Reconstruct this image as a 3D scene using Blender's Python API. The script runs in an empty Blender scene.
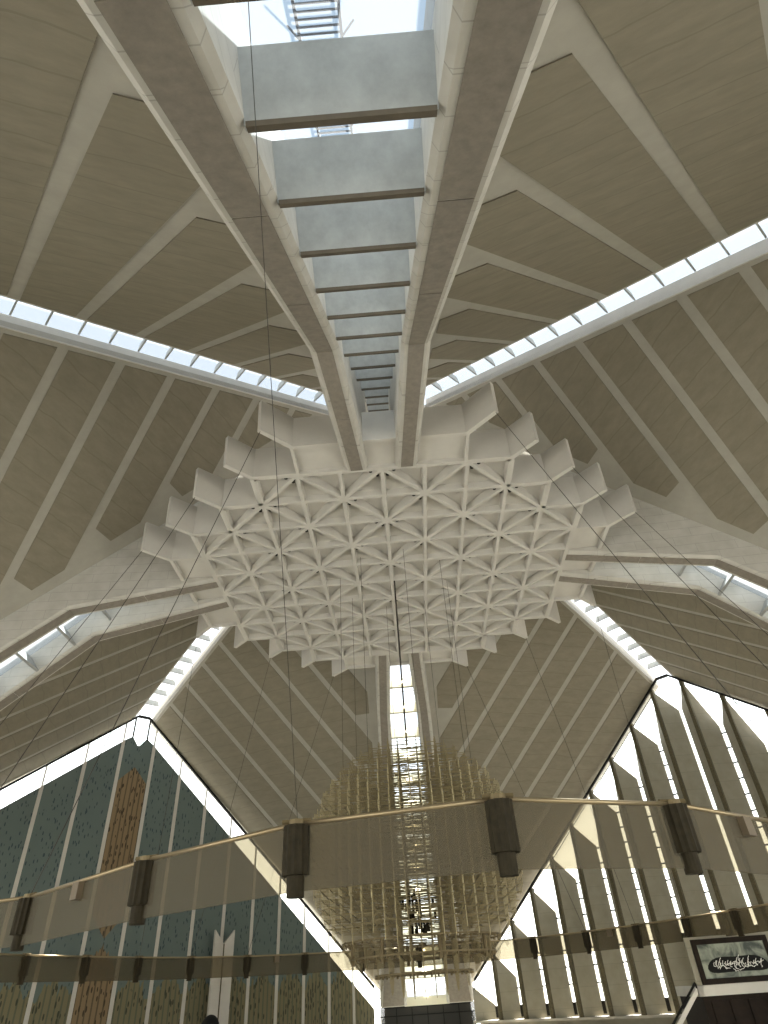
import bpy, bmesh, math, random
from math import sqrt, sin, cos, pi, hypot
from mathutils import Vector, Matrix
random.seed(7)
C = bpy.context.scene.collection
R2 = sqrt(2.0)
Z0 = 3.4                      # floor to eye level of the photographer
# ------------------------------------------------------------------ helpers
def obj(name, verts, faces, mat, parent=None, smooth=False, mats=None, mi=None):
    me = bpy.data.meshes.new(name)
    me.from_pydata([tuple(v) for v in verts], [], faces)
    for m in (mats or [mat]): me.materials.append(m)
    if mi: me.polygons.foreach_set('material_index', mi)
    bm = bmesh.new(); bm.from_mesh(me); bmesh.ops.recalc_face_normals(bm, faces=bm.faces); bm.to_mesh(me); bm.free()
    if smooth: me.polygons.foreach_set('use_smooth', [True]*len(me.polygons))
    me.update()
    o = bpy.data.objects.new(name, me); C.objects.link(o)
    if parent: o.parent = parent
    return o
class MB:
    def __init__(s): s.v = []; s.f = []; s.m = []
    def add(s, vs, fs, m=0):
        n = len(s.v); s.v += [tuple(v) for v in vs]; s.f += [tuple(i+n for i in f) for f in fs]; s.m += [m]*len(fs)
    def prism(s, poly, off, m=0):          # polygon of 3D points, extruded by vector(s)
        n = len(poly); a = [Vector(p) for p in poly]
        b = [p + Vector(off) for p in a]
        s.add(a+b, [tuple(range(n))[::-1], tuple(range(n, 2*n))] + [(i, (i+1) % n, n+(i+1) % n, n+i) for i in range(n)], m)
    def loft(s, A, B, m=0):                # two equal polygons
        n = len(A)
        s.add(list(A)+list(B), [tuple(range(n))[::-1], tuple(range(n, 2*n))] + [(i, (i+1) % n, n+(i+1) % n, n+i) for i in range(n)], m)
    def box(s, lo, hi, m=0):
        x0, y0, z0 = lo; x1, y1, z1 = hi
        s.prism([(x0, y0, z0), (x1, y0, z0), (x1, y1, z0), (x0, y1, z0)], (0, 0, z1-z0), m)
    def tube(s, p, q, r, n=6, m=0, r2=None, flute=0):
        p = Vector(p); q = Vector(q); d = (q-p).normalized()
        a = d.orthogonal().normalized(); 
        if n == 4:
            a = (Vector((0, 0, 1)).cross(d)); a = a.normalized() if a.length > 1e-4 else Vector((1, 0, 0))
        b = d.cross(a)
        r2 = r if r2 is None else r2
        P = []; Q = []
        for i in range(n):
            t = 2*pi*(i+.5)/n; k = 1-(flute if i % 2 else 0)
            e = a*cos(t)+b*sin(t); P.append(p+e*r*k); Q.append(q+e*r2*k)
        s.loft(P, Q, m)
    def build(s, name, mat, parent=None, smooth=False, mats=None):
        return obj(name, s.v, s.f, mat, parent, smooth, mats, s.m if mats else None)
def empty(name, loc=(0, 0, 0), rz=0):
    o = bpy.data.objects.new(name, None); C.objects.link(o); o.location = loc; o.rotation_euler = (0, 0, rz); o.empty_display_size = .3
    return o
def tag(o, label=None, cat=None, group=None, kind=None):
    if label: o['label'] = label
    if cat: o['category'] = cat
    if group: o['group'] = group
    if kind: o['kind'] = kind
    return o
def dup(o, rz=None, loc=None, parent=None):
    c = o.copy(); C.objects.link(c)
    if parent: c.parent = parent
    for ch in [x for x in KIDS.get(o.name, [])]: 
        dup(ch, parent=c)
    if rz is not None: c.rotation_euler = (0, 0, rz)
    if loc is not None: c.location = loc
    return c
KIDS = {}
ORD = ['first','second','third','fourth','fifth','sixth','seventh','eighth','ninth','tenth','eleventh','twelfth','thirteenth','fourteenth','fifteenth','sixteenth','seventeenth','eighteenth','nineteenth','twentieth','twenty-first','twenty-second','twenty-third','twenty-fourth']
def index_kids():
    KIDS.clear()
    for o in bpy.data.objects:
        if o.parent: KIDS.setdefault(o.parent.name, []).append(o)
# ------------------------------------------------------------------ materials
def mat(name, col, rough=.8, metal=0, noise=None, bump=None, spec=.3):
    m = bpy.data.materials.new(name); m.use_nodes = True; nt = m.node_tree; b = nt.nodes['Principled BSDF']
    b.inputs['Base Color'].default_value = (*col, 1); b.inputs['Roughness'].default_value = rough
    b.inputs['Metallic'].default_value = metal; b.inputs['Specular IOR Level'].default_value = spec
    if noise:
        sc, amt = noise
        tc = nt.nodes.new('ShaderNodeTexCoord'); n = nt.nodes.new('ShaderNodeTexNoise'); n.inputs['Scale'].default_value = sc
        n.inputs['Detail'].default_value = 6; n.inputs['Roughness'].default_value = .65
        r = nt.nodes.new('ShaderNodeValToRGB'); r.color_ramp.elements[0].position = .3; r.color_ramp.elements[1].position = .7
        r.color_ramp.elements[0].color = (*[c*(1-amt) for c in col], 1); r.color_ramp.elements[1].color = (*[min(1, c*(1+amt)) for c in col], 1)
        nt.links.new(tc.outputs['Object'], n.inputs['Vector']); nt.links.new(n.outputs['Fac'], r.inputs['Fac']); nt.links.new(r.outputs['Color'], b.inputs['Base Color'])
        if bump:
            bp = nt.nodes.new('ShaderNodeBump'); bp.inputs['Strength'].default_value = bump; bp.inputs['Distance'].default_value = .03
            nt.links.new(n.outputs['Fac'], bp.inputs['Height']); nt.links.new(bp.outputs['Normal'], b.inputs['Normal'])
    return m
def blockmat(name, col, bw, bh, dark=.8, ax='XZ', mortar=.012):
    m = mat(name, col, .85); nt = m.node_tree; b = nt.nodes['Principled BSDF']
    tc = nt.nodes.new('ShaderNodeTexCoord'); sp = nt.nodes.new('ShaderNodeSeparateXYZ'); cb = nt.nodes.new('ShaderNodeCombineXYZ')
    nt.links.new(tc.outputs['Object'], sp.inputs[0]); nt.links.new(sp.outputs[ax[0]], cb.inputs[0]); nt.links.new(sp.outputs[ax[1]], cb.inputs[1])
    br = nt.nodes.new('ShaderNodeTexBrick'); br.inputs['Scale'].default_value = 1; br.inputs['Brick Width'].default_value = bw; br.inputs['Row Height'].default_value = bh
    br.inputs['Mortar Size'].default_value = mortar; br.inputs['Mortar Smooth'].default_value = .3
    br.inputs['Color1'].default_value = (*col, 1); br.inputs['Color2'].default_value = (*[c*.96 for c in col], 1); br.inputs['Mortar'].default_value = (*[c*dark for c in col], 1)
    n = nt.nodes.new('ShaderNodeTexNoise'); n.inputs['Scale'].default_value = 1.3; n.inputs['Detail'].default_value = 6
    mx = nt.nodes.new('ShaderNodeMix'); mx.data_type = 'RGBA'; mx.blend_type = 'MULTIPLY'; mx.inputs['Factor'].default_value = 1
    rp = nt.nodes.new('ShaderNodeValToRGB'); rp.color_ramp.elements[0].color = (.86, .85, .83, 1); rp.color_ramp.elements[0].position = .3; rp.color_ramp.elements[1].position = .7
    nt.links.new(cb.outputs[0], br.inputs['Vector']); nt.links.new(tc.outputs['Object'], n.inputs['Vector']); nt.links.new(n.outputs['Fac'], rp.inputs['Fac'])
    nt.links.new(br.outputs['Color'], mx.inputs['A']); nt.links.new(rp.outputs['Color'], mx.inputs['B']); nt.links.new(mx.outputs['Result'], b.inputs['Base Color'])
    return m
WHITE = (.53, .505, .465)
M_conc = mat('white_concrete', WHITE, .85, noise=(.9, .07))
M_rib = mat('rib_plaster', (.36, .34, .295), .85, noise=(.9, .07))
M_block = blockmat('concrete_blocks', (.50, .48, .44), 2.4, .62, .72)
M_soffit = mat('rough_shaded_soffit', (.21, .185, .155), .9, noise=(3.5, .16), bump=.3)
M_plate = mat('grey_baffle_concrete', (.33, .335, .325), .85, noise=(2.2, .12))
M_plate_edge = mat('dark_baffle_edge', (.10, .082, .06), .9, noise=(2, .15))
M_slab = mat('slab_plaster', (.50, .475, .435), .85, noise=(.8, .05))
M_hole = mat('dark_opening', (.02, .018, .015), .9)
M_brown = mat('post_mosaic', (.085, .072, .04), .7, noise=(9, .5))
M_black = mat('black_frame', (.010, .010, .009), .7, spec=.1)
M_louvre = blockmat('louvre_panel', (.32, .30, .24), 60, 1.55, .8, 'XZ', .02)
M_brass = mat('brass', (.235, .19, .10), .5, .45)
M_rod = mat('lit_rod_brass', (.40, .34, .20), .45, .5)
M_brassdark = mat('aged_brass', (.15, .115, .06), .5, .5)
M_ringrail = mat('ring_brass', (.30, .235, .14), .4, .7)
M_lampbody = mat('bronze_fluted', (.026, .021, .012), .75, 0, spec=.12, noise=(6, .3))
M_lampbox = mat('warm_box', (.13, .10, .065), .6)
M_cable = mat('cable_steel', (.045, .04, .035), .6, .2)
M_floor = mat('pale_carpet', (.66, .61, .50), .95, noise=(.5, .06))
M_darkwood = mat('dark_panelling', (.014, .009, .006), .7, noise=(3, .4), spec=.15)
M_cream = mat('cream_plaster_and_lit_baffle', (.62, .58, .44), .85, noise=(1, .05))
def panelmat():
    m = mat('acoustic_board', (.15, .128, .088), .92); nt = m.node_tree; b = nt.nodes['Principled BSDF']
    tc = nt.nodes.new('ShaderNodeTexCoord'); sp = nt.nodes.new('ShaderNodeSeparateXYZ'); nt.links.new(tc.outputs['Object'], sp.inputs[0])
    n = nt.nodes.new('ShaderNodeTexNoise'); n.inputs['Scale'].default_value = .7; n.inputs['Detail'].default_value = 8; n.inputs['Roughness'].default_value = .7
    mp = nt.nodes.new('ShaderNodeMapping'); mp.inputs['Scale'].default_value = (1, 1, 4); nt.links.new(tc.outputs['Object'], mp.inputs[0]); nt.links.new(mp.outputs[0], n.inputs['Vector'])
    w = nt.nodes.new('ShaderNodeMath'); w.operation = 'MULTIPLY'; w.inputs[1].default_value = 1.05; nt.links.new(sp.outputs['Z'], w.inputs[0])
    nn = nt.nodes.new('ShaderNodeTexNoise'); nn.inputs['Scale'].default_value = .35; nn.inputs['Detail'].default_value = 3; nt.links.new(tc.outputs['Object'], nn.inputs['Vector'])
    ad = nt.nodes.new('ShaderNodeMath'); ad.operation = 'MULTIPLY_ADD'; ad.inputs[1].default_value = .5; nt.links.new(nn.outputs['Fac'], ad.inputs[0]); nt.links.new(w.outputs[0], ad.inputs[2])
    fr = nt.nodes.new('ShaderNodeMath'); fr.operation = 'FRACT'; nt.links.new(ad.outputs[0], fr.inputs[0])
    lt = nt.nodes.new('ShaderNodeMath'); lt.operation = 'LESS_THAN'; lt.inputs[1].default_value = .045; nt.links.new(fr.outputs[0], lt.inputs[0])
    r = nt.nodes.new('ShaderNodeValToRGB'); r.color_ramp.elements[0].color = (.195, .172, .128, 1); r.color_ramp.elements[1].color = (.245, .218, .165, 1); r.color_ramp.elements[0].position = .3; r.color_ramp.elements[1].position = .7
    nt.links.new(n.outputs['Fac'], r.inputs['Fac'])
    mx = nt.nodes.new('ShaderNodeMix'); mx.data_type = 'RGBA'; mx.inputs['B'].default_value = (.165, .145, .105, 1)
    nt.links.new(r.outputs['Color'], mx.inputs['A']); 
    hf = nt.nodes.new('ShaderNodeMath'); hf.operation = 'MULTIPLY'; hf.inputs[1].default_value = .55; nt.links.new(lt.outputs[0], hf.inputs[0]); nt.links.new(hf.outputs[0], mx.inputs['Factor'])
    nt.links.new(mx.outputs['Result'], b.inputs['Base Color'])
    return m
M_panel = panelmat()
def glass(name, tint=(.9, .95, 1), rough_mix=.35, white=(.9, .95, 1)):
    m = bpy.data.materials.new(name); m.use_nodes = True; nt = m.node_tree; nt.nodes.remove(nt.nodes['Principled BSDF']); out = nt.nodes['Material Output']
    t = nt.nodes.new('ShaderNodeBsdfTransparent'); t.inputs[0].default_value = (*tint, 1)
    d = nt.nodes.new('ShaderNodeBsdfTranslucent'); d.inputs[0].default_value = (*white, 1)
    x = nt.nodes.new('ShaderNodeMixShader'); x.inputs[0].default_value = rough_mix
    nt.links.new(t.outputs[0], x.inputs[1]); nt.links.new(d.outputs[0], x.inputs[2]); nt.links.new(x.outputs[0], out.inputs[0])
    return m
M_glass = glass('skylight_glass', (.36, .42, .47), .10)
M_ridge = glass('dimmed_ridge_glass', (.28, .32, .36), .08)
M_smoked = glass('shaded_gable_glass', (.60, .60, .58), .1)
M_gglass = glass('gable_glass', (.96, .98, .96), .1)
def veilmat():
    m = bpy.data.materials.new('crystal_strand_veil'); m.use_nodes = True; nt = m.node_tree; b = nt.nodes['Principled BSDF']; out = nt.nodes['Material Output']
    b.inputs['Base Color'].default_value = (.14, .12, .08, 1); b.inputs['Roughness'].default_value = .6
    t = nt.nodes.new('ShaderNodeBsdfTransparent'); t.inputs[0].default_value = (.66, .62, .52, 1)
    x = nt.nodes.new('ShaderNodeMixShader'); x.inputs[0].default_value = .35
    nt.links.new(t.outputs[0], x.inputs[1]); nt.links.new(b.outputs[0], x.inputs[2]); nt.links.new(x.outputs[0], out.inputs[0])
    return m
M_veil = veilmat()
def emis(name, col, st):
    m = bpy.data.materials.new(name); m.use_nodes = True; b = m.node_tree.nodes['Principled BSDF']
    b.inputs['Base Color'].default_value = (*col, 1); b.inputs['Emission Color'].default_value = (*col, 1); b.inputs['Emission Strength'].default_value = st
    return m
M_lamp = emis('luminaire_face', (1, .93, .74), 7)
def mosaicmat():
    m = mat('mosaic_tiles', (.05, .09, .1), .6); nt = m.node_tree; b = nt.nodes['Principled BSDF']; L = nt.links.new
    def N(t, **k):
        n = nt.nodes.new(t)
        for a, v in k.items(): setattr(n, a, v)
        return n
    def math_(op, a, bb=None, c=None):
        n = N('ShaderNodeMath', operation=op)
        for i, v in enumerate((a, bb, c)):
            if v is None: continue
            if isinstance(v, (int, float)): n.inputs[i].default_value = v
            else: L(v, n.inputs[i])
        return n.outputs[0]
    tc = N('ShaderNodeTexCoord'); sp = N('ShaderNodeSeparateXYZ'); L(tc.outputs['Object'], sp.inputs[0]); X, Z = sp.outputs['X'], sp.outputs['Z']
    def vec(sx, sz):
        c = N('ShaderNodeCombineXYZ'); L(math_('MULTIPLY', X, sx), c.inputs[0]); L(math_('MULTIPLY', Z, sz), c.inputs[2]); return c.outputs[0]
    def noise(v, s, d=3):
        n = N('ShaderNodeTexNoise'); n.inputs['Scale'].default_value = s; n.inputs['Detail'].default_value = d; L(v, n.inputs['Vector']); return n.outputs['Fac']
    def vor(v, s):
        n = N('ShaderNodeTexVoronoi'); n.inputs['Scale'].default_value = s; L(v, n.inputs['Vector']); return n.outputs['Distance'], n.outputs['Color']
    def mix(f, a, bb):
        n = N('ShaderNodeMix', data_type='RGBA')
        (L(f, n.inputs['Factor']) if not isinstance(f, (int, float)) else None)
        for s_, v in (('A', a), ('B', bb)):
            if isinstance(v, tuple): n.inputs[s_].default_value = (*v, 1)
            else: L(v, n.inputs[s_])
        return n.outputs['Result']
    dashd, dashc = vor(vec(4.6, 1.5), 1.0)
    dash = math_('LESS_THAN', dashd, .25)
    base = mix(noise(vec(1, .7), .6, 5), (.098, .133, .128), (.13, .16, .147))
    blue = mix(dash, base, (.035, .062, .07))
    d2, _ = vor(vec(4.2, 1.3), 1.0)
    st = math_('FRACT', math_('MULTIPLY', math_('ADD', X, math_('MULTIPLY', noise(vec(1, .2), 1), .15)), 2.1))
    stripe = math_('LESS_THAN', st, .28)
    gold = mix(stripe, (.17, .15, .085), (.105, .105, .065)); gold = mix(math_('LESS_THAN', d2, .30), gold, (.045, .048, .030))
    tan = mix(stripe, (.22, .155, .085), (.11, .08, .045)); tan = mix(math_('LESS_THAN', d2, .28), tan, (.05, .035, .018))
    # gold field low on the wall, ragged top edge
    edge = math_('ADD', Z, math_('MULTIPLY', math_('SUBTRACT', noise(vec(1.6, .3), 1.2, 4), .5), 3.5))
    edge = math_('ADD', edge, math_('MULTIPLY', math_('PINGPONG', math_('ADD', X, 0), 1.6), .9))
    col = mix(math_('LESS_THAN', edge, 3.4+2.6), blue, gold)
    ax_ = math_('ABSOLUTE', X)
    top = math_('ADD', Z, math_('MULTIPLY', ax_, 1.0))
    t1 = math_('MULTIPLY', math_('LESS_THAN', ax_, 1.42), math_('MULTIPLY', math_('LESS_THAN', top, 22.6), math_('GREATER_THAN', math_('SUBTRACT', Z, math_('MULTIPLY', ax_, 1.2)), 8.6)))
    t2 = math_('MULTIPLY', math_('LESS_THAN', ax_, 1.45), math_('LESS_THAN', math_('ADD', top, math_('MULTIPLY', noise(vec(3, .4), 2), 1.5)), 8.8))
    col = mix(math_('MAXIMUM', t1, t2), col, tan)
    L(col, b.inputs['Base Color'])
    return m
M_mosaic = mosaicmat()
# ------------------------------------------------------------------ measured geometry (z from eye level, shifted by Z0)
RF, ZF = 47.43, -.9; RK, ZK = 20.25, 20.24; U = 2.248; ZC = 21.81
RI = 5*U
GW = 1.19
WD = 38.1                                                  # distance of the gable planes
def gw(r): return GW if r < 20 else (GW+.23*(r-20)/14 if r < 34 else GW+.23+1.4*(r-34)/13.4)
def gap(r):                                                # half gap between paired girders
    if r < RI: return .69
    if r < RK: return .69+(1.21-.69)*(r-RI)/(RK-RI)
    return 1.21+(2.08-1.21)*(r-RK)/(RF-RK)
def roof(x, y): return 38-.79*x+.29*abs(y)+Z0              # sector plane, x along girder axis
def sof(r):
    if r < RK: return ZC+(ZK-ZC)*(r-RI)/(RK-RI)+Z0
    return ZK+(ZF-ZK)*(r-RK)/(RF-RK)+Z0
def plz(r): return 36.24-.79*r+Z0                          # underside line of the baffles in the girder slot
def edge(s): return 24.7-.79*abs(s)+Z0                     # roof edge on a gable
NAME_DIR = {0: 'right', 1: 'far', 2: 'left', 3: 'near'}
# ------------------------------------------------------------------ floor
m = MB(); hs = WD*R2-4.6
m.prism([(55, 5, -.3), (5, 55, -.3), (-5, 55, -.3), (-55, 5, -.3), (-55, -5, -.3), (-5, -55, -.3), (5, -55, -.3), (55, -5, -.3)], (0, 0, .3))
tag(m.build('floor', M_floor), 'pale carpeted prayer hall floor', kind='structure')
# ------------------------------------------------------------------ roof facets
def sectorpoly(D0, D1, y0, w0, tip=None):
    # plan region D0<(x+y)/sqrt2<D1, y>y0, (x-y)/sqrt2>w0 ; optional chamfer of the acute corner at the girder
    def girder(D, yy=y0): return (R2*D-yy, yy)
    def ridge(D): return ((D+w0)/R2, (D-w0)/R2)
    # where y0 line meets ridge boundary
    xs = y0+w0*R2; Ds = (xs+y0)/R2
    P = []
    if D0 <= Ds: P += [(xs, y0)]
    else: P += [ridge(D0), girder(D0)]
    if tip: 
        L_ = tip
        P += [girder(D1-(L_+.42)/R2), girder(D1, y0+L_)]
    else: P += [girder(D1)]
    P += [ridge(D1)]
    return P
sector_text = {(2, 1): 'brown panelled roof facet above the left side, between the near girders and the upper left ridge',
               (3, -1): 'brown panelled roof facet above the right side, between the near girders and the upper right ridge'}
count = 0
for k in range(4):
    for sg in (1, -1):
        def W3(x, y, dz): return (x, y*sg, roof(x, y)+dz)
        m = MB()
        P = sectorpoly(0, WD+.25, 2.15, 1.0)
        # clip beyond girder foot
        P = [p for p in P]
        m.loft([W3(x, y, 0) for x, y in P], [W3(x, y, .4) for x, y in P])
        o = m.build('ceiling', M_rib); o.rotation_euler = (0, 0, k*pi/2); tag(o, kind='structure')
        o['label'] = 'sloping roof facet on the %s side, %s of its girder pair' % (NAME_DIR[k], 'counterclockwise' if sg > 0 else 'clockwise')
        cs = [WD+.1+.25]+[34.65-3.0*i for i in range(11)]
        for i in range(11):
            D1 = cs[i]-.27; D0 = cs[i+1]+.27
            if i == 0: D1 = WD-.25
            if D1 < 5.6: continue
            P = sectorpoly(max(D0, 0), D1, 3.25, 1.28, 1.35 if D1 > 6 else None)
            if D0 < 5: 
                P = sectorpoly(max(D0, 0), D1, 3.25, 1.28, None)
            q = MB(); q.loft([W3(x, y, -.07) for x, y in P], [W3(x, y, -.0) for x, y in P])
            q.build('acoustic_panel', M_panel, o)
# ------------------------------------------------------------------ girders
girder_text = {(3, 1): 'near right concrete girder of the pair rising overhead', (3, -1): 'near left concrete girder of the pair rising overhead',
               (2, 1): 'left girder nearer the camera, with blockwork side face', (2, -1): 'left girder farther from the camera, behind the first',
               (0, -1): 'right girder nearer the camera, with blockwork side face', (0, 1): 'right girder farther from the camera, behind the first',
               (1, 1): 'far girder left of the bright slot behind the chandelier', (1, -1): 'far girder right of the bright slot behind the chandelier'}
for k in range(4):
    for sg in (1, -1):
        rs = [RI-.0, RK, 34, RF]
        m = MB(); ch = .14
        def sec(r, z=None, top=None):
            g = gap(r); z = sof(r) if z is None else z; zt = roof(r, 2)+.75 if top is None else top
            return [(r, sg*g, zt), (r, sg*g, z+ch), (r, sg*(g+ch), z), (r, sg*(g+gw(r)-ch), z), (r, sg*(g+gw(r)), z+ch), (r, sg*(g+gw(r)), zt)]
        secs = [sec(r) for r in rs]
        for a, b in zip(secs[:-1], secs[1:]): 
            n = len(a); m.add(a+b, [(i, (i+1) % n, n+(i+1) % n, n+i) for i in range(n)])
        m.add(secs[0], [tuple(range(6))]); m.add(secs[-1], [tuple(range(6))])
        # upper beam carrying on to the crown
        a = sec(2.6, plz(2.6)-.2); b = sec(RI, plz(RI)-.2)
        m.loft(a, b)
        o = m.build('concrete_girder', M_block); o.rotation_euler = (0, 0, k*pi/2)
        tag(o, girder_text[(k, sg)], 'roof girder', 'paired roof girders')
        # recessed rough band under the soffit, its weaker light put into the colour
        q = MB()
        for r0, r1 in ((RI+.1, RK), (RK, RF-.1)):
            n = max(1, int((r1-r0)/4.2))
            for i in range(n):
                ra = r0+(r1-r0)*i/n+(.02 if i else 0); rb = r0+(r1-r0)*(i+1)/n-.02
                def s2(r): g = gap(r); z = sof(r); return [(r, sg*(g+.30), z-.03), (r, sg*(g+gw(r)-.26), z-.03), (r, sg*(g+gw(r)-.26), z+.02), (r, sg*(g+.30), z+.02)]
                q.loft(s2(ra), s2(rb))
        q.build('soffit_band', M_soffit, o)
# ------------------------------------------------------------------ baffles + glazing in the girder slots
S_ = hypot(1, .79); nx, nz = .79/S_, 1/S_
for k in range(4):
    w = empty('window', rz=k*pi/2); w.name = 'window_%d' % (k+1); tag(w, '%s skylight slot glazing between the paired girders' % NAME_DIR[k], kind='structure')
    m = MB()
    r0, r1 = 2.0, 48.6
    def gl(r): return plz(r)+1.95
    m.add([(r0, -gap(r0), gl(r0)), (r0, gap(r0), gl(r0)), (r1, gap(RF), gl(r1)), (r1, -gap(RF), gl(r1))], [(0, 1, 2, 3)])
    m.build('pane', M_glass, w)
    q = MB()
    for i in range(12):
        r = 4+i*4.05; 
        for dd in (0,):
            q.tube((r, -gap(r), gl(r)-.03), (r, gap(r), gl(r)-.03), .03, 4)
    q.build('glazing_bar', M_conc, w)
    n0 = -8; bn = -1
    for j in range(n0, 14):
        r = (18.3+2.0*j) if k == 1 else (19.15+2.07*j)
        if r < 3 or r > 47: continue
        bn += 1
        g = gap(r)
        h = 1.9 if k == 1 else 1.28; t = .16
        zb = plz(r)+.12
        a = Vector((r, 0, zb)); up = Vector((nx, 0, nz)); th = Vector((nz, 0, -nx))*t
        b_ = MB(); v = []
        gi = gap(r+.5)-.0
        A0 = a+Vector((0, -g-.02, 0)); A1 = a+Vector((0, g+.02, 0)); B1 = a+up*h+Vector((0, g+.04, 0)); B0 = a+up*h+Vector((0, -g-.04, 0))
        b_.prism([A0, A1, B1, B0], th)
        o = b_.build('concrete_baffle', M_cream if k == 1 else M_plate)  # far baffles take cream, the lamp glow put into their colour
        o.rotation_euler = (0, 0, k*pi/2)
        pos = 'from the crown' if k != 3 else 'from the crown overhead'
        tag(o, 'concrete cross baffle, %s from the crown in the %s girder slot' % (ORD[bn], NAME_DIR[k]), 'baffle', 'cross baffles in the %s girder slot' % NAME_DIR[k])
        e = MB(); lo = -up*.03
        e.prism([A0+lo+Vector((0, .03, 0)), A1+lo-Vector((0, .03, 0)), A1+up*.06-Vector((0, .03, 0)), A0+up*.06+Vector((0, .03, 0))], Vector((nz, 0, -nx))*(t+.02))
        if k == 3: e.build('dark_edge', M_plate_edge, o)  # darker brown strip along the lower edge of each near baffle
        if k == 1:
            # lamp on the face towards the crown
            c0 = a+up*.72; l = MB(); sz = .26
            ff = -Vector((nz, 0, -nx))*.12
            l.prism([c0+Vector((0, -sz, 0))-up*.13, c0+Vector((0, sz, 0))-up*.13, c0+Vector((0, sz*.8, 0))+up*.13, c0+Vector((0, -sz*.8, 0))+up*.13], ff)
            pl = bpy.data.lights.new('luminaire_light', 'POINT'); pl.energy = 22; pl.color = (1, .9, .68); pl.shadow_soft_size = .12
            po = bpy.data.objects.new('luminaire_light', pl); C.objects.link(po); lp = Matrix.Rotation(k*pi/2, 4, 'Z') @ (c0-Vector((nz, 0, -nx))*.55); po.location = lp
            lo_ = l.build('luminaire', M_lamp); lo_.rotation_euler = (0, 0, k*pi/2)
            tag(lo_, 'small glowing luminaire on the %s baffle from the crown in the far slot' % ORD[bn], 'lamp', 'luminaires up the far slot')
# ------------------------------------------------------------------ ridge skylights
ridge_pos = ['upper right' if 0 else 'lower right', 'lower left', 'upper left', 'upper right']
def rz_(r): return 38-.3536*r+Z0
for k in range(4):
    w = empty('window', rz=pi/4+k*pi/2); w.name = 'window_%d' % (k+5); tag(w, '%s ridge skylight with cross fins' % ridge_pos[k], kind='structure')
    r0, r1 = 4.2, WD+.1
    ze = lambda r: rz_(r)-.764
    for sg in (1, -1):
        m = MB()
        def sc(r): z = ze(r); return [(r, sg*1.0, z-.06), (r, sg*1.30, z-.06-.0), (r, sg*1.30, z+.5), (r, sg*1.10, z+.92), (r, sg*1.0, z+.92)]
        m.loft(sc(r0), sc(r1)); m.build('upstand', M_conc, w)
        g = MB(); g.add([(r0, sg*1.03, ze(r0)+.92), (r1, sg*1.03, ze(r1)+.92), (r1, sg*1.03, ze(r1)+2.1), (r0, sg*1.03, ze(r0)+2.1)], [(0, 1, 2, 3)])
        g.build('pane', M_gglass if k in (0, 1) else M_ridge, w)  # far ridges get clear glass for more light, near ones a dimming tint
    g = MB(); g.add([(r0, -1.03, ze(r0)+2.1), (r1, -1.03, ze(r1)+2.1), (r1, 1.03, ze(r1)+2.1), (r0, 1.03, ze(r0)+2.1)], [(0, 1, 2, 3)])
    g.build('pane', M_gglass if k in (0, 1) else M_ridge, w)
    for j in range(22):
        r = WD-1.2-1.63*j
        if r < r0+.3: continue
        f = MB(); z = ze(r)
        f.prism([(r-.05, -1.0, z+.95), (r-.05, 1.0, z+.95), (r-.05, .8, z+1.5), (r-.05, -.8, z+1.5)], (.1, 0, 0))
        f.build('cross_fin', M_plate, w)
# crown block where everything meets
m = MB()
for i in range(1):
    pts = [(2.3*cos(pi/8+a*pi/4), 2.3*sin(pi/8+a*pi/4)) for a in range(8)]
    m.loft([(x, y, 36.6+Z0) for x, y in pts], [(x, y, 39.6+Z0) for x, y in pts])
tag(m.build('crown_block', M_hole), 'dark octagonal opening cover at the roof crown', 'roof crown')
# ------------------------------------------------------------------ hub slab with coffers
hub = empty('coffered_slab', (0, 0, ZC+Z0)); tag(hub, 'white coffered concrete slab hanging under the roof crown', 'ceiling slab')
cells = []
def inreg(i, j):
    cx, cy = abs(i+.5), abs(j+.5)
    if cx > 5 or cy > 5: return False
    lim = {0: 5, 1: 5, 2: 5, 3: 4, 4: 3}[int(cy)]
    return cx < lim
m = MB(); mh = MB()
def inset(tri, d):
    out = []
    n = 3; c = (Vector(tri[0])+Vector(tri[1])+Vector(tri[2]))/3
    for a in range(3):
        p = Vector(tri[a]); e1 = (Vector(tri[(a+1) % 3])-p).normalized(); e0 = (Vector(tri[a-1])-p).normalized()
        bis = (e0+e1).normalized(); half = math.acos(max(-1, min(1, e0.dot(e1))))/2
        out.append(p+bis*(d/sin(half)))
    return out
for i in range(-5, 5):
    for j in range(-5, 5):
        if not inreg(i, j): continue
        c00, c10, c11, c01 = [Vector((a*U, b*U, 0)) for a, b in ((i, j), (i+1, j), (i+1, j+1), (i, j+1))]
        star00 = (i+j) % 2 == 1
        tris = [(c00, c10, c11), (c00, c11, c01)] if star00 else [(c10, c11, c01), (c10, c01, c00)]
        for t in tris:
            O = [Vector(p) for p in t]; I1 = inset(O, .095)
            I15 = [p+Vector((0, 0, .05)) for p in inset(O, .115)]
            I2 = [p+Vector((0, 0, hh)) for p, hh in zip(inset(O, .15), (.66, .38, .38))]
            v = O+I1+I15+I2
            fs = []
            for a in range(3):
                b = (a+1) % 3
                fs += [(a, b, 3+b, 3+a), (3+a, 3+b, 6+b, 6+a), (6+a, 6+b, 9+b, 9+a)]
            fs.append((9, 10, 11))
            m.add(v, fs)
            # vent hole at the acute corner beside the star node
            st = O[0]
            hc = I2[0]+(sum(I2, Vector())/3-I2[0])*.22
            if (i*7+j*3) % 3 != 1:
                mh.tube(Vector((hc.x, hc.y, .13)), Vector((hc.x, hc.y, .55)), .10, 8)
coff = m.build('coffer_grid', M_slab, hub)
mh.build('vent_hole', M_hole, hub)['label'] = 'small black vent holes in the coffers'
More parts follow.
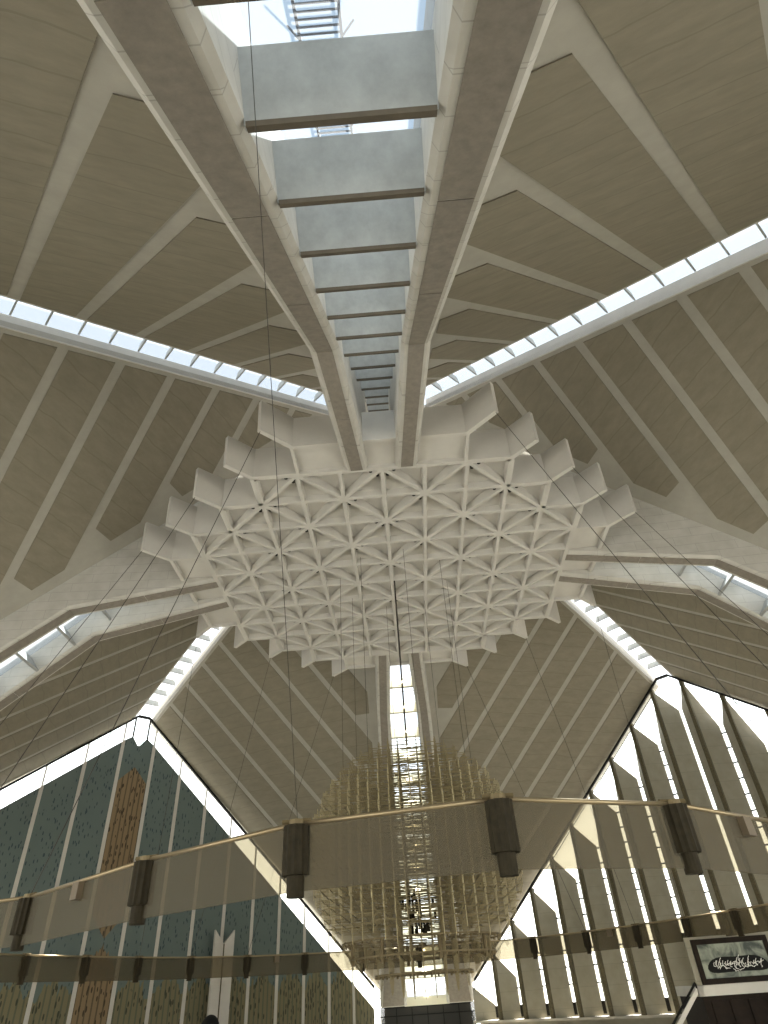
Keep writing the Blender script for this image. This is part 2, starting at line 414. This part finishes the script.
# solid edge panels
for k in range(4):
    q = MB(); H = 2.0
    q.box((-2*U, 5*U+.005, .22), (2*U, 6*U-.22, .55))
    q.box((-2*U, 6*U-.22, -.012), (2*U, 6*U, H))          # fascia
    q.box((-2*U, 5*U, -.015), (2*U, 5*U+.16, .6))
    for x in (-2*U, 2*U-.16): q.box((x+(.01 if x < 0 else -.01), 5*U+.16, -.008), (x+.16+(.01 if x < 0 else -.01), 6*U-.22, H))
    e = q.build('edge_panel', M_slab, hub); e.rotation_euler = (0, 0, k*pi/2)
# stepped fascia walls and corner fins
H = 2.0
steps = [(2, 5, 3, 5), (3, 4, 4, 4), (4, 3, 5, 3)]
for k in range(4):
    q = MB()
    T_ = .22
    for (xa, y, xb, _) in steps:
        q.box((xa*U, y*U, -.015), (xb*U, y*U+T_, H)); q.box((-xb*U, y*U, -.015), (-xa*U, y*U+T_, H))
    e = q.build('stepped_fascia', M_slab, hub); e.rotation_euler = (0, 0, k*pi/2)
    for (cx, cy) in ((2, 6), (3, 5), (4, 4), (5, 3), (6, 2)):
        f = MB(); dx, dy = .5*U*1.1, .5*U*1.1; t = .12
        p = Vector((cx*U, cy*U, 0)); d = Vector((dx, dy, 0)); n = Vector((-1, 1, 0)).normalized()*t
        f.prism([p-n-d*.10+Vector((0, 0, .0)), p-n+d, p-n+d*1.04+Vector((0, 0, H)), p-n-d*.10+Vector((0, 0, H))], n*2)
        e = f.build('corner_fin', M_slab, hub); e.rotation_euler = (0, 0, k*pi/2)
# slab back (closes the top of the coffers)
q = MB()
q.box((-5*U+.3, -3*U+.3, .72), (5*U-.3, 3*U-.3, 1.0)); q.box((-4*U+.3, -4*U+.3, .73), (4*U-.3, 4*U-.3, 1.01)); q.box((-3*U+.3, -5*U+.3, .74), (3*U-.3, 5*U-.3, 1.02))
q.build('slab_top', M_slab, hub)
# ------------------------------------------------------------------ gables
def clipwall(s0, s1, top, z0, y0, y1):
    return [(s0, y0, z0), (s1, y0, z0), (s1, y0, top(s1)), (s0, y0, top(s0))]
P0 = 1.61; SP = 3.2; NB = 9
xs = [-(P0+SP*i) for i in range(8, -1, -1)]+[P0+SP*i for i in range(9)]      # 18 posts
SEND = 30.0
# -- left (mosaic) wall
wl = empty('wall_left', rz=pi/4); tag(wl, 'blue mosaic gable wall on the left', kind='structure')
wy = 37.9
btop = lambda s: 22.75-.79*abs(s)+Z0
b = [-SEND]+xs+[SEND]
for i in range(len(b)-1):
    s0, s1 = b[i], b[i+1]
    s0 += .16 if i else 0; s1 -= .16 if i < len(b)-2 else 0
    q = MB()
    if s0 < 0 < s1:
        P = [(s0, wy, 0), (s1, wy, 0), (s1, wy, btop(s1)), (.75, wy, btop(.75)-.1), (.12, wy, btop(0)-1.5), (-.12, wy, btop(0)-1.5), (-.75, wy, btop(.75)-.1), (s0, wy, btop(s0))]
    else: P = clipwall(s0, s1, btop, 0, wy, wy)
    P = [p if p[2] >= 0 else (p[0], p[1], 0.01) for p in P]
    q.prism(P, (0, .5, 0)); q.build('mosaic_panel', M_mosaic, wl)
for i, s in enumerate(xs):
    q = MB(); q.prism(clipwall(s-.16, s+.16, lambda v: max(btop(v), .5)+.0, 0, wy-.06, 0), (0, .6, 0)); q.build('white_strip', M_conc, wl)
# -- glazing strip above it
wn = empty('window_9', rz=pi/4); tag(wn, 'bright glazing strip between mosaic wall and roof edge', kind='structure')
g = MB(); yv = wy+.15
g.add([(-SEND, yv, btop(SEND)-.3), (0, yv, btop(0)-2.3), (0, yv, edge(0)), (-SEND, yv, edge(SEND))], [(0, 1, 2, 3)])
g.add([(0, yv, btop(0)-2.3), (SEND, yv, btop(SEND)-.3), (SEND, yv, edge(SEND)), (0, yv, edge(0))], [(0, 1, 2, 3)])
g.build('pane', M_gglass, wn)
for s in xs:
    q = MB(); q.box((s-.06, wy-.05, btop(s)-.2), (s+.06, wy+.12, edge(s))); q.build('mullion', M_conc, wn)
def edge_frame(parent, y, dz=-.12, w=.12):
    for a, b_ in ((-SEND, -.6), (.6, SEND)):
        q = MB()
        q.prism([(a, y, edge(a)+dz-w), (b_, y, edge(b_)+dz-w), (b_, y, edge(b_)+dz+w), (a, y, edge(a)+dz+w)], (0, .2, 0)); q.build('edge_frame', M_black, parent)
    q = MB(); q.prism([(-.6, y, edge(.6)+dz-w), (.6, y, edge(.6)+dz-w), (.6, y, edge(.6)+dz+w), (-.6, y, edge(.6)+dz+w)], (0, .2, 0)); q.build('edge_frame', M_black, parent)
edge_frame(wn, wy-.2)
for s in (-.75, .75):
    q = MB(); q.box((s-.05, wy-.1, btop(.75)-.3), (s+.05, wy+.1, edge(.75))); q.build('apex_bar', M_black, wn)
# -- right (louvred) wall
wr = empty('wall_right', rz=-pi/4); tag(wr, 'gable wall of folded vertical panels with bright slits on the right', kind='structure')
yp, yb = 37.55, 39.1
LEDGE = -2.5+Z0
def slit_top(s): return edge(s)-3.6
b = [-SEND-.6]+xs+[SEND+.6]
wg = empty('window_10', rz=-pi/4); tag(wg, 'tall glazed slits and top lights of the right gable', kind='structure')
for i, s in enumerate(xs):
    q = MB(); q.box((s-.17, yp-.12, LEDGE), (s+.17, yp+.28, edge(s)-.1)); q.build('post', M_brown, wr)
for i in range(len(b)-1):
    s0, s1 = b[i], b[i+1]; sm = (s0+s1)/2
    hw = .20 if abs(sm) > .1 else .17
    zt = max(slit_top(sm), LEDGE+1.2); zs0 = LEDGE+1.1 if abs(sm) > 9 or sm < -7 else 6.5
    if abs(sm) < 7: zs0 = 6.4
    zbm = LEDGE
    for (sa, sb) in ((s0, sm-hw), (s1, sm+hw)):
        za = max(edge(sa)-.2, LEDGE+1.5)
        q = MB(); q.prism([(sa, yp, zbm), (sb, yb, zbm), (sb, yb, zt), (sa, yp, za)], (0, .12, 0)); q.build('folded_panel', M_louvre, wr)
    # back piece below the slit
    q = MB(); q.box((sm-hw, yb, zbm), (sm+hw, yb+.12, zs0)); SB = q.build('slit_base', M_louvre, wr)
    if abs(sm) > 6: 
        q = MB(); q.box((sm-hw+.03, yb-.03, zs0-.95), (sm+hw-.03, yb+.02, zs0-.02)); q.build('dark_slot', M_hole, SB)
    g = MB(); g.add([(sm-hw, yb+.08, zs0), (sm+hw, yb+.08, zs0), (sm+hw, yb+.08, zt), (sm-hw, yb+.08, zt)], [(0, 1, 2, 3)]); 
    if zt > zs0: g.build('pane', M_gglass, wg)
    if abs(sm) > .1:
        z = zs0+1.3; q = MB()
        while z < zt: q.box((sm-hw, yb-.05, z), (sm+hw, yb+.05, z+.12)); z += 1.35
        if q.v: q.build('glazing_bar', M_black, wg)
    # top light: glass triangle leaning back from the roof edge
    g = MB(); e0 = max(edge(s0), LEDGE+1.6); e1 = max(edge(s1), LEDGE+1.6)
    g.add([(s0, yp+.35, e0-.1), (s1, yp+.35, e1-.1), (sm, yb+.2, zt)], [(0, 1, 2)]); g.build('top_light', M_gglass, wg)
    q = MB(); q.tube((s0, yp+.1, e0-.55), (s1, yp+.1, e1-.55), .035, 4); q.build('tie_bar', M_black, wg)
edge_frame(wg, yp-.25)
q = MB(); q.box((-SEND-.6, yp-.35, LEDGE-.18), (SEND+.6, yp+.9, LEDGE)); q.build('ledge', M_rib, wr)
q = MB(); q.box((-SEND-.6, yp+.6, 0), (SEND+.6, yp+1.0, LEDGE-.1)); q.build('low_wall', M_louvre, wr)
# -- two unseen gables behind the camera, glazed for light, infill added to block it
for k, (nm, rz) in enumerate((('left', 3*pi/4), ('right', -3*pi/4))):
    wn2 = empty('window_%d' % (11+k), rz=rz); tag(wn2, 'unseen gable behind the camera on the %s, glazed to let light in' % nm, kind='structure')
    HG = 11.5; sh = (edge(0)-HG)/.79
    g = MB(); g.add([(-SEND, 38, 0), (SEND, 38, 0), (SEND, 38, edge(SEND)), (sh, 38, HG), (-sh, 38, HG), (-SEND, 38, edge(SEND))], [(0, 1, 2, 3, 4, 5)]); g.build('pane', M_gglass, wn2)
    g = MB(); g.prism([(-sh, 38, HG), (sh, 38, HG), (0, 38, edge(0))], (0, .3, 0)); g.build('light_block_infill', M_cream, wn2)  # opaque infill added to keep light off the near facets
    q = MB()
    for s in xs: q.box((s-.15, 37.7, 0), (s+.15, 38, edge(s)))
    q.build('mullion', M_conc, wn2)
# ------------------------------------------------------------------ far entrance under the girder feet
en = empty('door_1', (0, 49.6, 0)); tag(en, 'dark framed glass entrance screen under the far girder feet', kind='structure')
q = MB(); zt = -.95+Z0
q.box((-5, 0, zt-.1), (5, .15, zt+.05)); q.box((-5, 0, 1.65), (5, .12, 1.75))
for i in range(7): x = -5+10*i/6; q.box((x-.05, 0, 0), (x+.05, .12, zt))
q.build('frame', M_black, en)
q = MB(); q.add([(-5, .06, 0), (5, .06, 0), (5, .06, zt), (-5, .06, zt)], [(0, 1, 2, 3)]); q.build('pane', mat('smoky_glass', (.010, .009, .007), .5), en)
m = MB(); m.box((-2.4, 48.9, zt), (2.4, 49.2, zt+1.35)); tag(m.build('wall_entrance', M_cream), 'cream lintel above the far entrance', kind='structure')
m = MB(); m.prism([(-.3, 48.8, zt+.75), (.3, 48.8, zt+.75), (.25, 48.8, zt+1.0), (-.25, 48.8, zt+1.0)], (0, .12, 0)); 
tag(m.build('luminaire', M_lamp), 'small glowing luminaire on the cream lintel above the far entrance', 'lamp')
for sg in (-1, 1):
    wv = empty('window_%d' % (13 if sg < 0 else 14)); tag(wv, 'narrow bright window %s of the far girder feet' % ('left' if sg < 0 else 'right'), kind='structure')
    q = MB(); q.add([(sg*4.6, 49.3, 0), (sg*6.4, 48.4, 0), (sg*6.4, 48.4, 5.2), (sg*4.6, 49.3, 5.2)], [(0, 1, 2, 3)]); q.build('pane', M_gglass, wv)
    q = MB()
    for z in (1.7, 3.3): q.tube((sg*4.6, 49.25, z), (sg*6.4, 48.35, z), .06, 4)
    q.build('frame', M_black, wv)
# ------------------------------------------------------------------ mihrab book, dark dome
o = empty('mihrab', rz=pi/4); tag(o, 'white book-shaped mihrab with notched top against the mosaic wall', 'mihrab')
for sg, nm in ((-1, 'left_leaf'), (1, 'right_leaf')):
    cx = 10.95; q = MB(); z1 = 5.8+Z0
    q.prism([(cx, 36.9, 0), (cx+sg*1.02, 36.82, 0), (cx+sg*1.02, 36.82, z1), (cx, 36.9, z1-1.1)], (0, .25, 0)); q.build('open_page', M_conc, o)
q = MB(); q.box((10.9, 36.85, 0), (11.0, 37.0, 5.8+Z0-1.1)); q.build('spine', M_brown, o)
m = MB(); cx, cy, cz = -9.75, 0.5, Z0-.70
rings = 8
pts = []
for i in range(rings+1):
    a = pi/2*i/rings
    pts.append([(cx+.42*cos(a)*cos(t*pi/8), cy+.42*cos(a)*sin(t*pi/8), cz+.50*sin(a)) for t in range(16)])
for i in range(rings):
    m.add(pts[i]+pts[i+1], [(t, (t+1) % 16, 16+(t+1) % 16, 16+t) for t in range(16)])
o = m.build('dome_cap', M_black, None, True); 
ds = empty('domed_stand', (0, 0, 0)); tag(ds, 'black domed top of a stand, in front of the book-shaped mihrab', 'stand'); o.parent = ds
q = MB(); q.tube((cx, cy, 0), (cx, cy, cz+.02), .10, 12); q.tube((cx, cy, 0), (cx, cy, .06), .4, 16); q.tube((cx, cy, cz-.06), (cx, cy, cz), .42, 16); q.build('pole', M_black, ds)
# ------------------------------------------------------------------ raised booth with framed calligraphy (right)
# local frame: faces the camera side
bo = empty('raised_booth', (15.4, 9.3, 0), -.06); tag(bo, 'dark panelled booth with white cornice below the framed calligraphy', 'booth')
q = MB(); q.box((0.1, .12, 0), (8.5, 5, Z0-.95)); q.build('body', M_darkwood, bo)
q = MB(); q.box((-.05, 0, Z0-.98), (8.7, .35, Z0-.50)); q.box((-.05, .0, Z0-.98), (.25, 5, Z0-.50)); q.build('cornice', M_conc, bo)
for i in range(8):
    q = MB(); q.box((.5+i, .04, .4), (1.3+i, .12, 2.2)); q.build('body_panel', M_darkwood, bo)
q = MB(); q.box((-.02, .1, Z0-.5), (8.6, .18, Z0+1.75)); q.build('backboard', M_louvre, bo)
q = MB(); q.prism([(-.1, 0, Z0-.55), (-.1, 0, Z0-.85), (-2.6, -.6, .3), (-2.6, -.6, .6)], (0, .12, 0)); SR = q.build('stair_rail', M_conc, bo)
q = MB(); q.tube((-.1, 0, Z0-.35), (-2.6, -.6, .8), .06, 6); q.tube((-.1, 0, Z0-.35), (-.1, 0, Z0-.6), .05, 6); q.tube((-2.6, -.6, .8), (-2.6, -.6, 0), .05, 6); q.build('handrail', M_black, SR)
fr = empty('framed_calligraphy', (15.4, 9.3, 0), -.06); tag(fr, 'wide dark framed panel of white calligraphy on a dark swirl, above the booth', 'framed calligraphy')
x0, x1, z0, z1 = .30, 4.55, Z0-.48, Z0+1.62; fw = .26
q = MB()
for (a, b_) in (((x0, z0), (x1, z0+fw)), ((x0, z1-fw), (x1, z1)), ((x0, z0+fw), (x0+fw, z1-fw)), ((x1-fw, z0+fw), (x1, z1-fw))):
    q.box((a[0], -.06, a[1]), (b_[0], .10, b_[1]))
q.build('frame', M_darkwood, fr)
def artmat():
    m_ = mat('painted_ground', (.2, .22, .18), .5); nt = m_.node_tree; b2 = nt.nodes['Principled BSDF']
    tc = nt.nodes.new('ShaderNodeTexCoord'); n = nt.nodes.new('ShaderNodeTexNoise'); n.inputs['Scale'].default_value = 1.1; n.inputs['Detail'].default_value = 4; n.inputs['Distortion'].default_value = 1.5
    r = nt.nodes.new('ShaderNodeValToRGB'); r.color_ramp.elements[0].color = (.05, .06, .05, 1); r.color_ramp.elements[1].color = (.27, .29, .23, 1); r.color_ramp.elements[0].position = .35; r.color_ramp.elements[1].position = .6
    nt.links.new(tc.outputs['Object'], n.inputs['Vector']); nt.links.new(n.outputs['Fac'], r.inputs['Fac']); nt.links.new(r.outputs['Color'], b2.inputs['Base Color']); return m_
q = MB(); q.box((x0+.2, .0, z0+.2), (x1-.2, .05, z1-.2)); PP = q.build('painted_panel', artmat(), fr)
q = MB(); cx, cz = (x0+x1)/2+.1, z0+.85
N_ = 28
q.prism([(cx+1.65*cos(2*pi*i/N_)*(1-.25*sin(2*pi*i/N_)), -.012, cz+.42*sin(2*pi*i/N_)+.08*sin(6*pi*i/N_)) for i in range(N_)], (0, .01, 0)); q.build('dark_swirl', M_black, PP)
rr = random.Random(3)
sk = MB()
for i in range(46):
    px = cx-1.25+2.5*i/45+rr.uniform(-.06, .06); pz = cz-.18+rr.uniform(-.1, .22); L_ = rr.uniform(.12, .42); a = rr.choice([0, .2, 1.35, 1.5, 1.7, -.5]); prev = None
    for t in range(5):
        p = (px+L_*(t/4)*cos(a)+.05*sin(t*2), -.03, pz+L_*(t/4)*sin(a)*.9+.04*cos(t*1.7))
        if prev: sk.tube(prev, p, .016, 4)
        prev = p
sk.build('white_script', mat('script_white', (.75, .75, .70), .6), PP)
# ------------------------------------------------------------------ ring of lamps
ZR = 2.85+Z0
tab = [(-180, 22.3), (-155, 22.6), (-140, 22.6), (-126, 21.8), (-113, 21.4), (-95, 22), (-75, 22.8), (-58, 22.6), (-46, 20.4), (-35.8, 18.8), (-17.3, 20.4), (-5.4, 22.16), (4.7, 23.0), (14.9, 22.1), (26, 20.6), (37, 20.0), (48, 21), (60, 22.6), (80, 22.4), (100, 20.4), (111, 20.0), (121, 20.2), (132, 20.6), (145, 21.4), (155, 22.6), (180, 22.3)]
def rad(a):
    for (a0, q0), (a1, q1) in zip(tab[:-1], tab[1:]):
        if a0 <= a <= a1: return q0+(q1-q0)*(a-a0)/(a1-a0)
ANG = [4.7, 14.9]+[26+i*11.04 for i in range(27)]+[324.2, 342.7, 354.6]
ANG = [a-360 if a > 180 else a for a in ANG]
NV = len(ANG)
V = [Vector((rad(a)*sin(math.radians(a)), -rad(a)*cos(math.radians(a)), ZR)) for a in ANG]
ring = empty('lamp_ring', (0, 0, ZR)); tag(ring, 'huge hanging brass ring rail with a translucent strand veil', 'chandelier ring')
off = -Vector((0, 0, ZR))
for i in range(NV):
    p, q_ = V[i], V[(i+1) % NV]
    q = MB(); q.tube(p+off, q_+off, .05, 8); q.build('rail', M_ringrail, ring, True)
    q = MB(); dn = Vector((0, 0, -1.18)); q.prism([p+off+Vector((0, 0, -.05)), q_+off+Vector((0, 0, -.05)), q_+off+dn, p+off+dn], (V[i].normalized()*.02)); q.build('strand_veil', M_veil, ring)
proto = empty('ring_lamp', (0, 0, 0)); tag(proto, 'x', 'lamp', 'fluted lamps round the hanging ring')
q = MB(); q.tube((0, 0, -.04), (0, 0, -.92), .27, 24, flute=.10); shade_ = q.build('fluted_shade', M_lampbody, proto)
q = MB(); q.tube((0, 0, -.92), (0, 0, -1.28), .17, 16); q.build('lower_canister', M_lampbody, shade_)
q = MB(); q.tube((0, 0, .07), (0, 0, -.04), .16, 12); q.tube((-.3, 0, .05), (.3, 0, .05), .05, 6); q.build('clamp', M_brassdark, proto)
index_kids()
for i in range(NV):
    o = proto if i == 0 else dup(proto)
    inn = V[i]*1; inn.z = 0
    o.location = V[i]-inn.normalized()*-.02
    o.rotation_euler = (0, 0, math.atan2(V[i].y, V[i].x)+pi/2)
    RANKS = {}
    nearv = sorted([j for j in range(NV) if abs(ANG[j]) < 45], key=lambda j: V[j].x)
    farv = sorted([j for j in range(NV) if abs(ANG[j]) > 135], key=lambda j: V[j].x)
    lf = sorted([j for j in range(NV) if -135 <= ANG[j] <= -45], key=lambda j: V[j].y); rg_ = sorted([j for j in range(NV) if 45 <= ANG[j] <= 135], key=lambda j: V[j].y)
    for L_, txt in ((nearv, '%s from the left along its near side'), (farv, '%s from the left along its far side'), (lf, '%s from the near end of its left side'), (rg_, '%s from the near end of its right side')):
        if i in L_: o['label'] = 'fluted bronze lamp on the ring, '+txt % ORD[L_.index(i)]
# small boxes between lamps
for i, txt in ((NV-3, 'small brown box under the ring rail, left near side between two lamps'), (1, 'small brown box under the ring rail, right near side'), (12, 'small brown box under the ring rail, far right side'), (18, 'small brown box under the ring rail, far left side')):
    j = (i+1) % NV; c_ = V[i].lerp(V[j], .5 if i != 1 else .62)
    q = MB(); q.box((-.17, -.17, -.44), (.17, .17, -.05)); o = q.build('junction_box', M_lampbox); o.location = c_
    o.rotation_euler = (0, 0, math.atan2((V[j]-V[i]).y, (V[j]-V[i]).x)); tag(o, txt, 'box', 'brown boxes under the ring rail')
# ------------------------------------------------------------------ suspension cables of the ring
ci = 0
def cable(p, q_, r, label, grp='suspension cables'):
    m_ = MB(); p = Vector(p); q_ = Vector(q_); m_.tube(p-q_, (0, 0, 0), r, 5)
    o = m_.build('suspension_cable', M_cable); o.location = q_; tag(o, label, 'cable', grp); return o
def nearest(a):
    return V[min(range(NV), key=lambda j: abs((ANG[j]-a+180) % 360-180))]
for sx in (-1, 1):
    for sy in (-1, 1):
        for (cx, cy), az, nm in (((2, 6), 36, 'innermost'), ((4, 4), 48, 'middle'), ((6, 2), 60, 'outermost')):
            t_ = Vector((sx*(cx+.52)*U, sy*(cy+.52)*U, ZC+Z0+.06)); az = az if sy < 0 else 180-az
            cable(t_, nearest(az*sx)+Vector((0, 0, .08)), .015, 'thin %s cable from slab corner to ring, %s %s quarter' % (nm, 'near' if sy < 0 else 'far', 'left' if sx < 0 else 'right'), 'cables from the slab corners to the ring')
cable((-.98, -33.6, 9.95+Z0), V[-1]+Vector((0, 0, .08)), .006, 'long thin cable from a near slot baffle down to the ring', 'long ring cable')
# ------------------------------------------------------------------ chandelier
CZ = 5.75+Z0; CR = 5.4; SPC = .5
ch = empty('chandelier', (.15, 0, CZ)); tag(ch, 'spherical chandelier of brass rods and lattice tiers hanging at the centre', 'chandelier')
tiers = [-5.0, -4.35, -3.75]+[-3.15+.36*i for i in range(23)]
rr = random.Random(5)
nodes = [(i*SPC, j*SPC) for i in range(-11, 12) for j in range(-11, 12) if hypot(i*SPC, j*SPC) < CR-.15]
for tz in tiers:
    if abs(tz) >= CR: continue
    r = sqrt(CR*CR-tz*tz)
    if tz < -4.9: r = 2.25
    elif tz < -4.2: r = 3.4
    elif tz < -3.6: r = 3.75
    q = MB(); n = int(r/SPC)
    for i in range(-n, n+1):
        c_ = i*SPC; h = sqrt(max(0, r*r-c_*c_))
        if h < .3: continue
        for ax in (0, 1):
            x = -h
            while x < h-.1:
                L_ = rr.choice([SPC, SPC*2, SPC*3]); e_ = min(h, x+L_-.05)
                zz = tz+rr.uniform(-.07, .07)
                if rr.random() < .86:
                    a_ = (x, c_, zz) if ax == 0 else (c_, x, zz); b_ = (e_, c_, zz) if ax == 0 else (c_, e_, zz)
                    q.tube(a_, b_, .021, 4)
                x += L_
    if tz < -3.6:
        N_ = 40
        for i in range(N_):
            a0, a1 = 2*pi*i/N_, 2*pi*(i+1)/N_
            q.tube((r*cos(a0), r*sin(a0), tz), (r*cos(a1), r*sin(a1), tz), .045, 4)
            rad_ = r*.985
            q.tube((rad_*cos(a0), rad_*sin(a0), tz), (rad_*cos(a0), rad_*sin(a0), tz-.12), .05, 5)
    lt_ = q.build('lattice_tier', M_brass if tz > -3.6 else M_brassdark, ch)
    if abs(tz+3.75) < .01: LT = lt_
rods = []
for (x, y) in nodes:
    h = sqrt(CR*CR-x*x-y*y)
    rods.append((hypot(x, y+36), x, y, h))
rods.sort(key=lambda t: t[0])
outer = [t for t in rods if hypot(t[1], t[2]) > CR-1.3]
first = [t for t in outer if t[2] < 1.0][:100]  # camera-side rods get lighter brass, their lit look put into the colour
fs = set((t[1], t[2]) for t in first)
rest = MB()
for (d_, x, y, h) in rods:
    lo = -h-(.55 if h > 3 else .15); hi = h+rr.uniform(0, .3)
    if (x, y) in fs:
        q = MB(); q.tube((x, y, lo), (x, y, hi), .019, 5); q.build('brass_rod', M_rod, ch)
    else: rest.tube((x, y, lo), (x, y, hi), .012, 4)
ro = rest.build('brass_rods', M_brass, ch); ro['kind'] = 'stuff'
for i in range(34):
    q = MB(); a = rr.uniform(0, 2*pi); r = rr.uniform(0, .95); z = rr.uniform(-3.6, -2.2); q.tube((r*cos(a), r*sin(a), z), (r*cos(a), r*sin(a), z+rr.uniform(.25, .5)), .06, 6)
    q.build('core_lamp', M_lampbody, ch)
for i in range(8):
    q = MB(); a = 2*pi*(i+.3)/8
    q.tube((3.3*cos(a), 3.3*sin(a), -3.75), (3.3*cos(a), 3.3*sin(a), -4.6), .09, 8); q.build('drop_lamp', M_brassdark, LT)
cable((.15, 0, ZC+Z0+.3), (.15, 0, CZ+CR-.1), .055, 'thick dark central cable holding the chandelier', 'chandelier cables')
for i in range(8):
    a = 2*pi*i/8+.2; r = 3.6
    cable((.15+r*cos(a), r*sin(a), ZC+Z0+.1), (.15+r*cos(a), r*sin(a), CZ+sqrt(CR*CR-r*r)-.1), .012, 'thin vertical cable above the chandelier, at the %s' % ['right', 'far right', 'far middle', 'far left', 'left', 'near left', 'near middle', 'near right'][i], 'chandelier cables')
# ------------------------------------------------------------------ ladders on the glass of the near slot
for (ra, rb, lab) in ((28.0, 38.0, 'dark metal ladder lying on the skylight glass above the near slot'),):
    o = empty('roof_ladder', (0, 0, 0), -pi/2); tag(o, lab, 'ladder')
    zl = lambda r: plz(r)+2.35
    q = MB()
    for y in (-.62, .10): q.tube((ra, y, zl(ra)), (rb, y, zl(rb)), .035, 4)
    q.build('ladder_rail', M_black, o)
    q = MB(); q2 = MB(); r = ra+.1
    while r < rb: q.tube((r, -.62, zl(r)), (r, .10, zl(r)), .022, 4); r += .13
    q.build('rung', M_black, o)
    r = ra+.3
    while r < rb:
        for y, sy in ((-.62, -1), (.10, 1)): q2.tube((r, y, zl(r)), (r+.12, y+sy*.22, zl(r)+.4), .02, 4)
        r += 1.0
    q2.build('cage_strut', M_black, o)
# ------------------------------------------------------------------ light
W = bpy.data.worlds.new('sky'); bpy.context.scene.world = W; W.use_nodes = True
nt = W.node_tree; bg = nt.nodes['Background']
tc = nt.nodes.new('ShaderNodeTexCoord'); sp = nt.nodes.new('ShaderNodeSeparateXYZ'); nt.links.new(tc.outputs['Generated'], sp.inputs[0])
rp = nt.nodes.new('ShaderNodeValToRGB'); rp.color_ramp.elements[0].position = .47; rp.color_ramp.elements[0].color = (1.25, 1.2, 1.1, 1)
rp.color_ramp.elements[1].position = .53; rp.color_ramp.elements[1].color = (.95, .94, .90, 1); e = rp.color_ramp.elements.new(.70); e.color = (.42, .45, .49, 1); e = rp.color_ramp.elements.new(1.0); e.color = (.20, .24, .28, 1)
mr = nt.nodes.new('ShaderNodeMapRange'); mr.inputs['From Min'].default_value = -1; nt.links.new(sp.outputs['Z'], mr.inputs['Value']); nt.links.new(mr.outputs[0], rp.inputs['Fac'])
nt.links.new(rp.outputs['Color'], bg.inputs['Color']); bg.inputs['Strength'].default_value = 3.6
sl = bpy.data.lights.new('sun', 'SUN'); sl.energy = 26; sl.angle = math.radians(1.5); sl.color = (1, .95, .86)
so = bpy.data.objects.new('sun', sl); C.objects.link(so); so.rotation_euler = Vector((-.12, -.40, -.9)).to_track_quat('-Z', 'Y').to_euler()
def portal(loc, rot, sx, sy):
    l = bpy.data.lights.new('portal', 'AREA'); l.shape = 'RECTANGLE'; l.size = sx; l.size_y = sy; l.cycles.is_portal = True
    o = bpy.data.objects.new('portal', l); C.objects.link(o); o.matrix_world = Matrix.Translation(loc) @ rot
    return o
def facing(d, up=Vector((0, 0, 1))):     # area light emits along -Z
    d = Vector(d).normalized(); z = -d; x = up.cross(z); x = x.normalized() if x.length > 1e-4 else Vector((1, 0, 0)); y = z.cross(x)
    return Matrix((x, y, z)).transposed().to_4x4()
for a in (pi/4, 3*pi/4, -pi/4, -3*pi/4):
    n = Vector((sin(a), cos(a), 0)); 
    portal(n*(WD+1.6)+Vector((0, 0, 13.8)), facing(-n), 62, 29)
for k in range(4):
    a = k*pi/2; e = Vector((cos(a), sin(a), 0))
    p0 = e*2; p0.z = plz(2)+2.1; p1 = e*48; p1.z = plz(48)+2.1
    ax_ = (p1-p0).normalized(); side = Vector((-sin(a), cos(a), 0)); nn = ax_.cross(side); nn = nn if nn.z < 0 else -nn
    x = ax_; z = -nn; y = z.cross(x)
    portal((p0+p1)/2, Matrix((x, y, z)).transposed().to_4x4(), (p1-p0).length, 3.6)
    a += pi/4; e = Vector((cos(a), sin(a), 0)); p0 = e*4.2; p0.z = rz_(4.2)+1.5; p1 = e*38; p1.z = rz_(38)+1.5
    ax_ = (p1-p0).normalized(); side = Vector((-sin(a), cos(a), 0)); nn = ax_.cross(side); nn = nn if nn.z < 0 else -nn
    x = ax_; z = -nn; y = z.cross(x)
    portal((p0+p1)/2, Matrix((x, y, z)).transposed().to_4x4(), (p1-p0).length, 2.1)
# ------------------------------------------------------------------ camera
cam = bpy.data.cameras.new('camera'); co = bpy.data.objects.new('camera', cam); C.objects.link(co)
fwd = Vector((-.01123354, .79120993, .61144145)); rt = Vector((.99681853, .05711527, -.05559383)); up = Vector((.07890903, -.60887165, .78933433))
M = Matrix((rt, up, -fwd)).transposed().to_4x4(); M.translation = Vector((.2977, -35.798, Z0)); co.matrix_world = M
cam.sensor_fit = 'VERTICAL'; cam.sensor_height = 36; cam.lens = 36*625.87/1024; cam.clip_end = 500; cam.clip_start = .05
S = bpy.context.scene; S.camera = co
S.view_settings.view_transform = 'Standard'; S.view_settings.look = 'None'; S.view_settings.exposure = .45; S.view_settings.gamma = 1; S.view_settings.use_curve_mapping = False
try: S.cycles.max_bounces = 8; S.cycles.diffuse_bounces = 5; S.cycles.transparent_max_bounces = 24
except Exception: pass
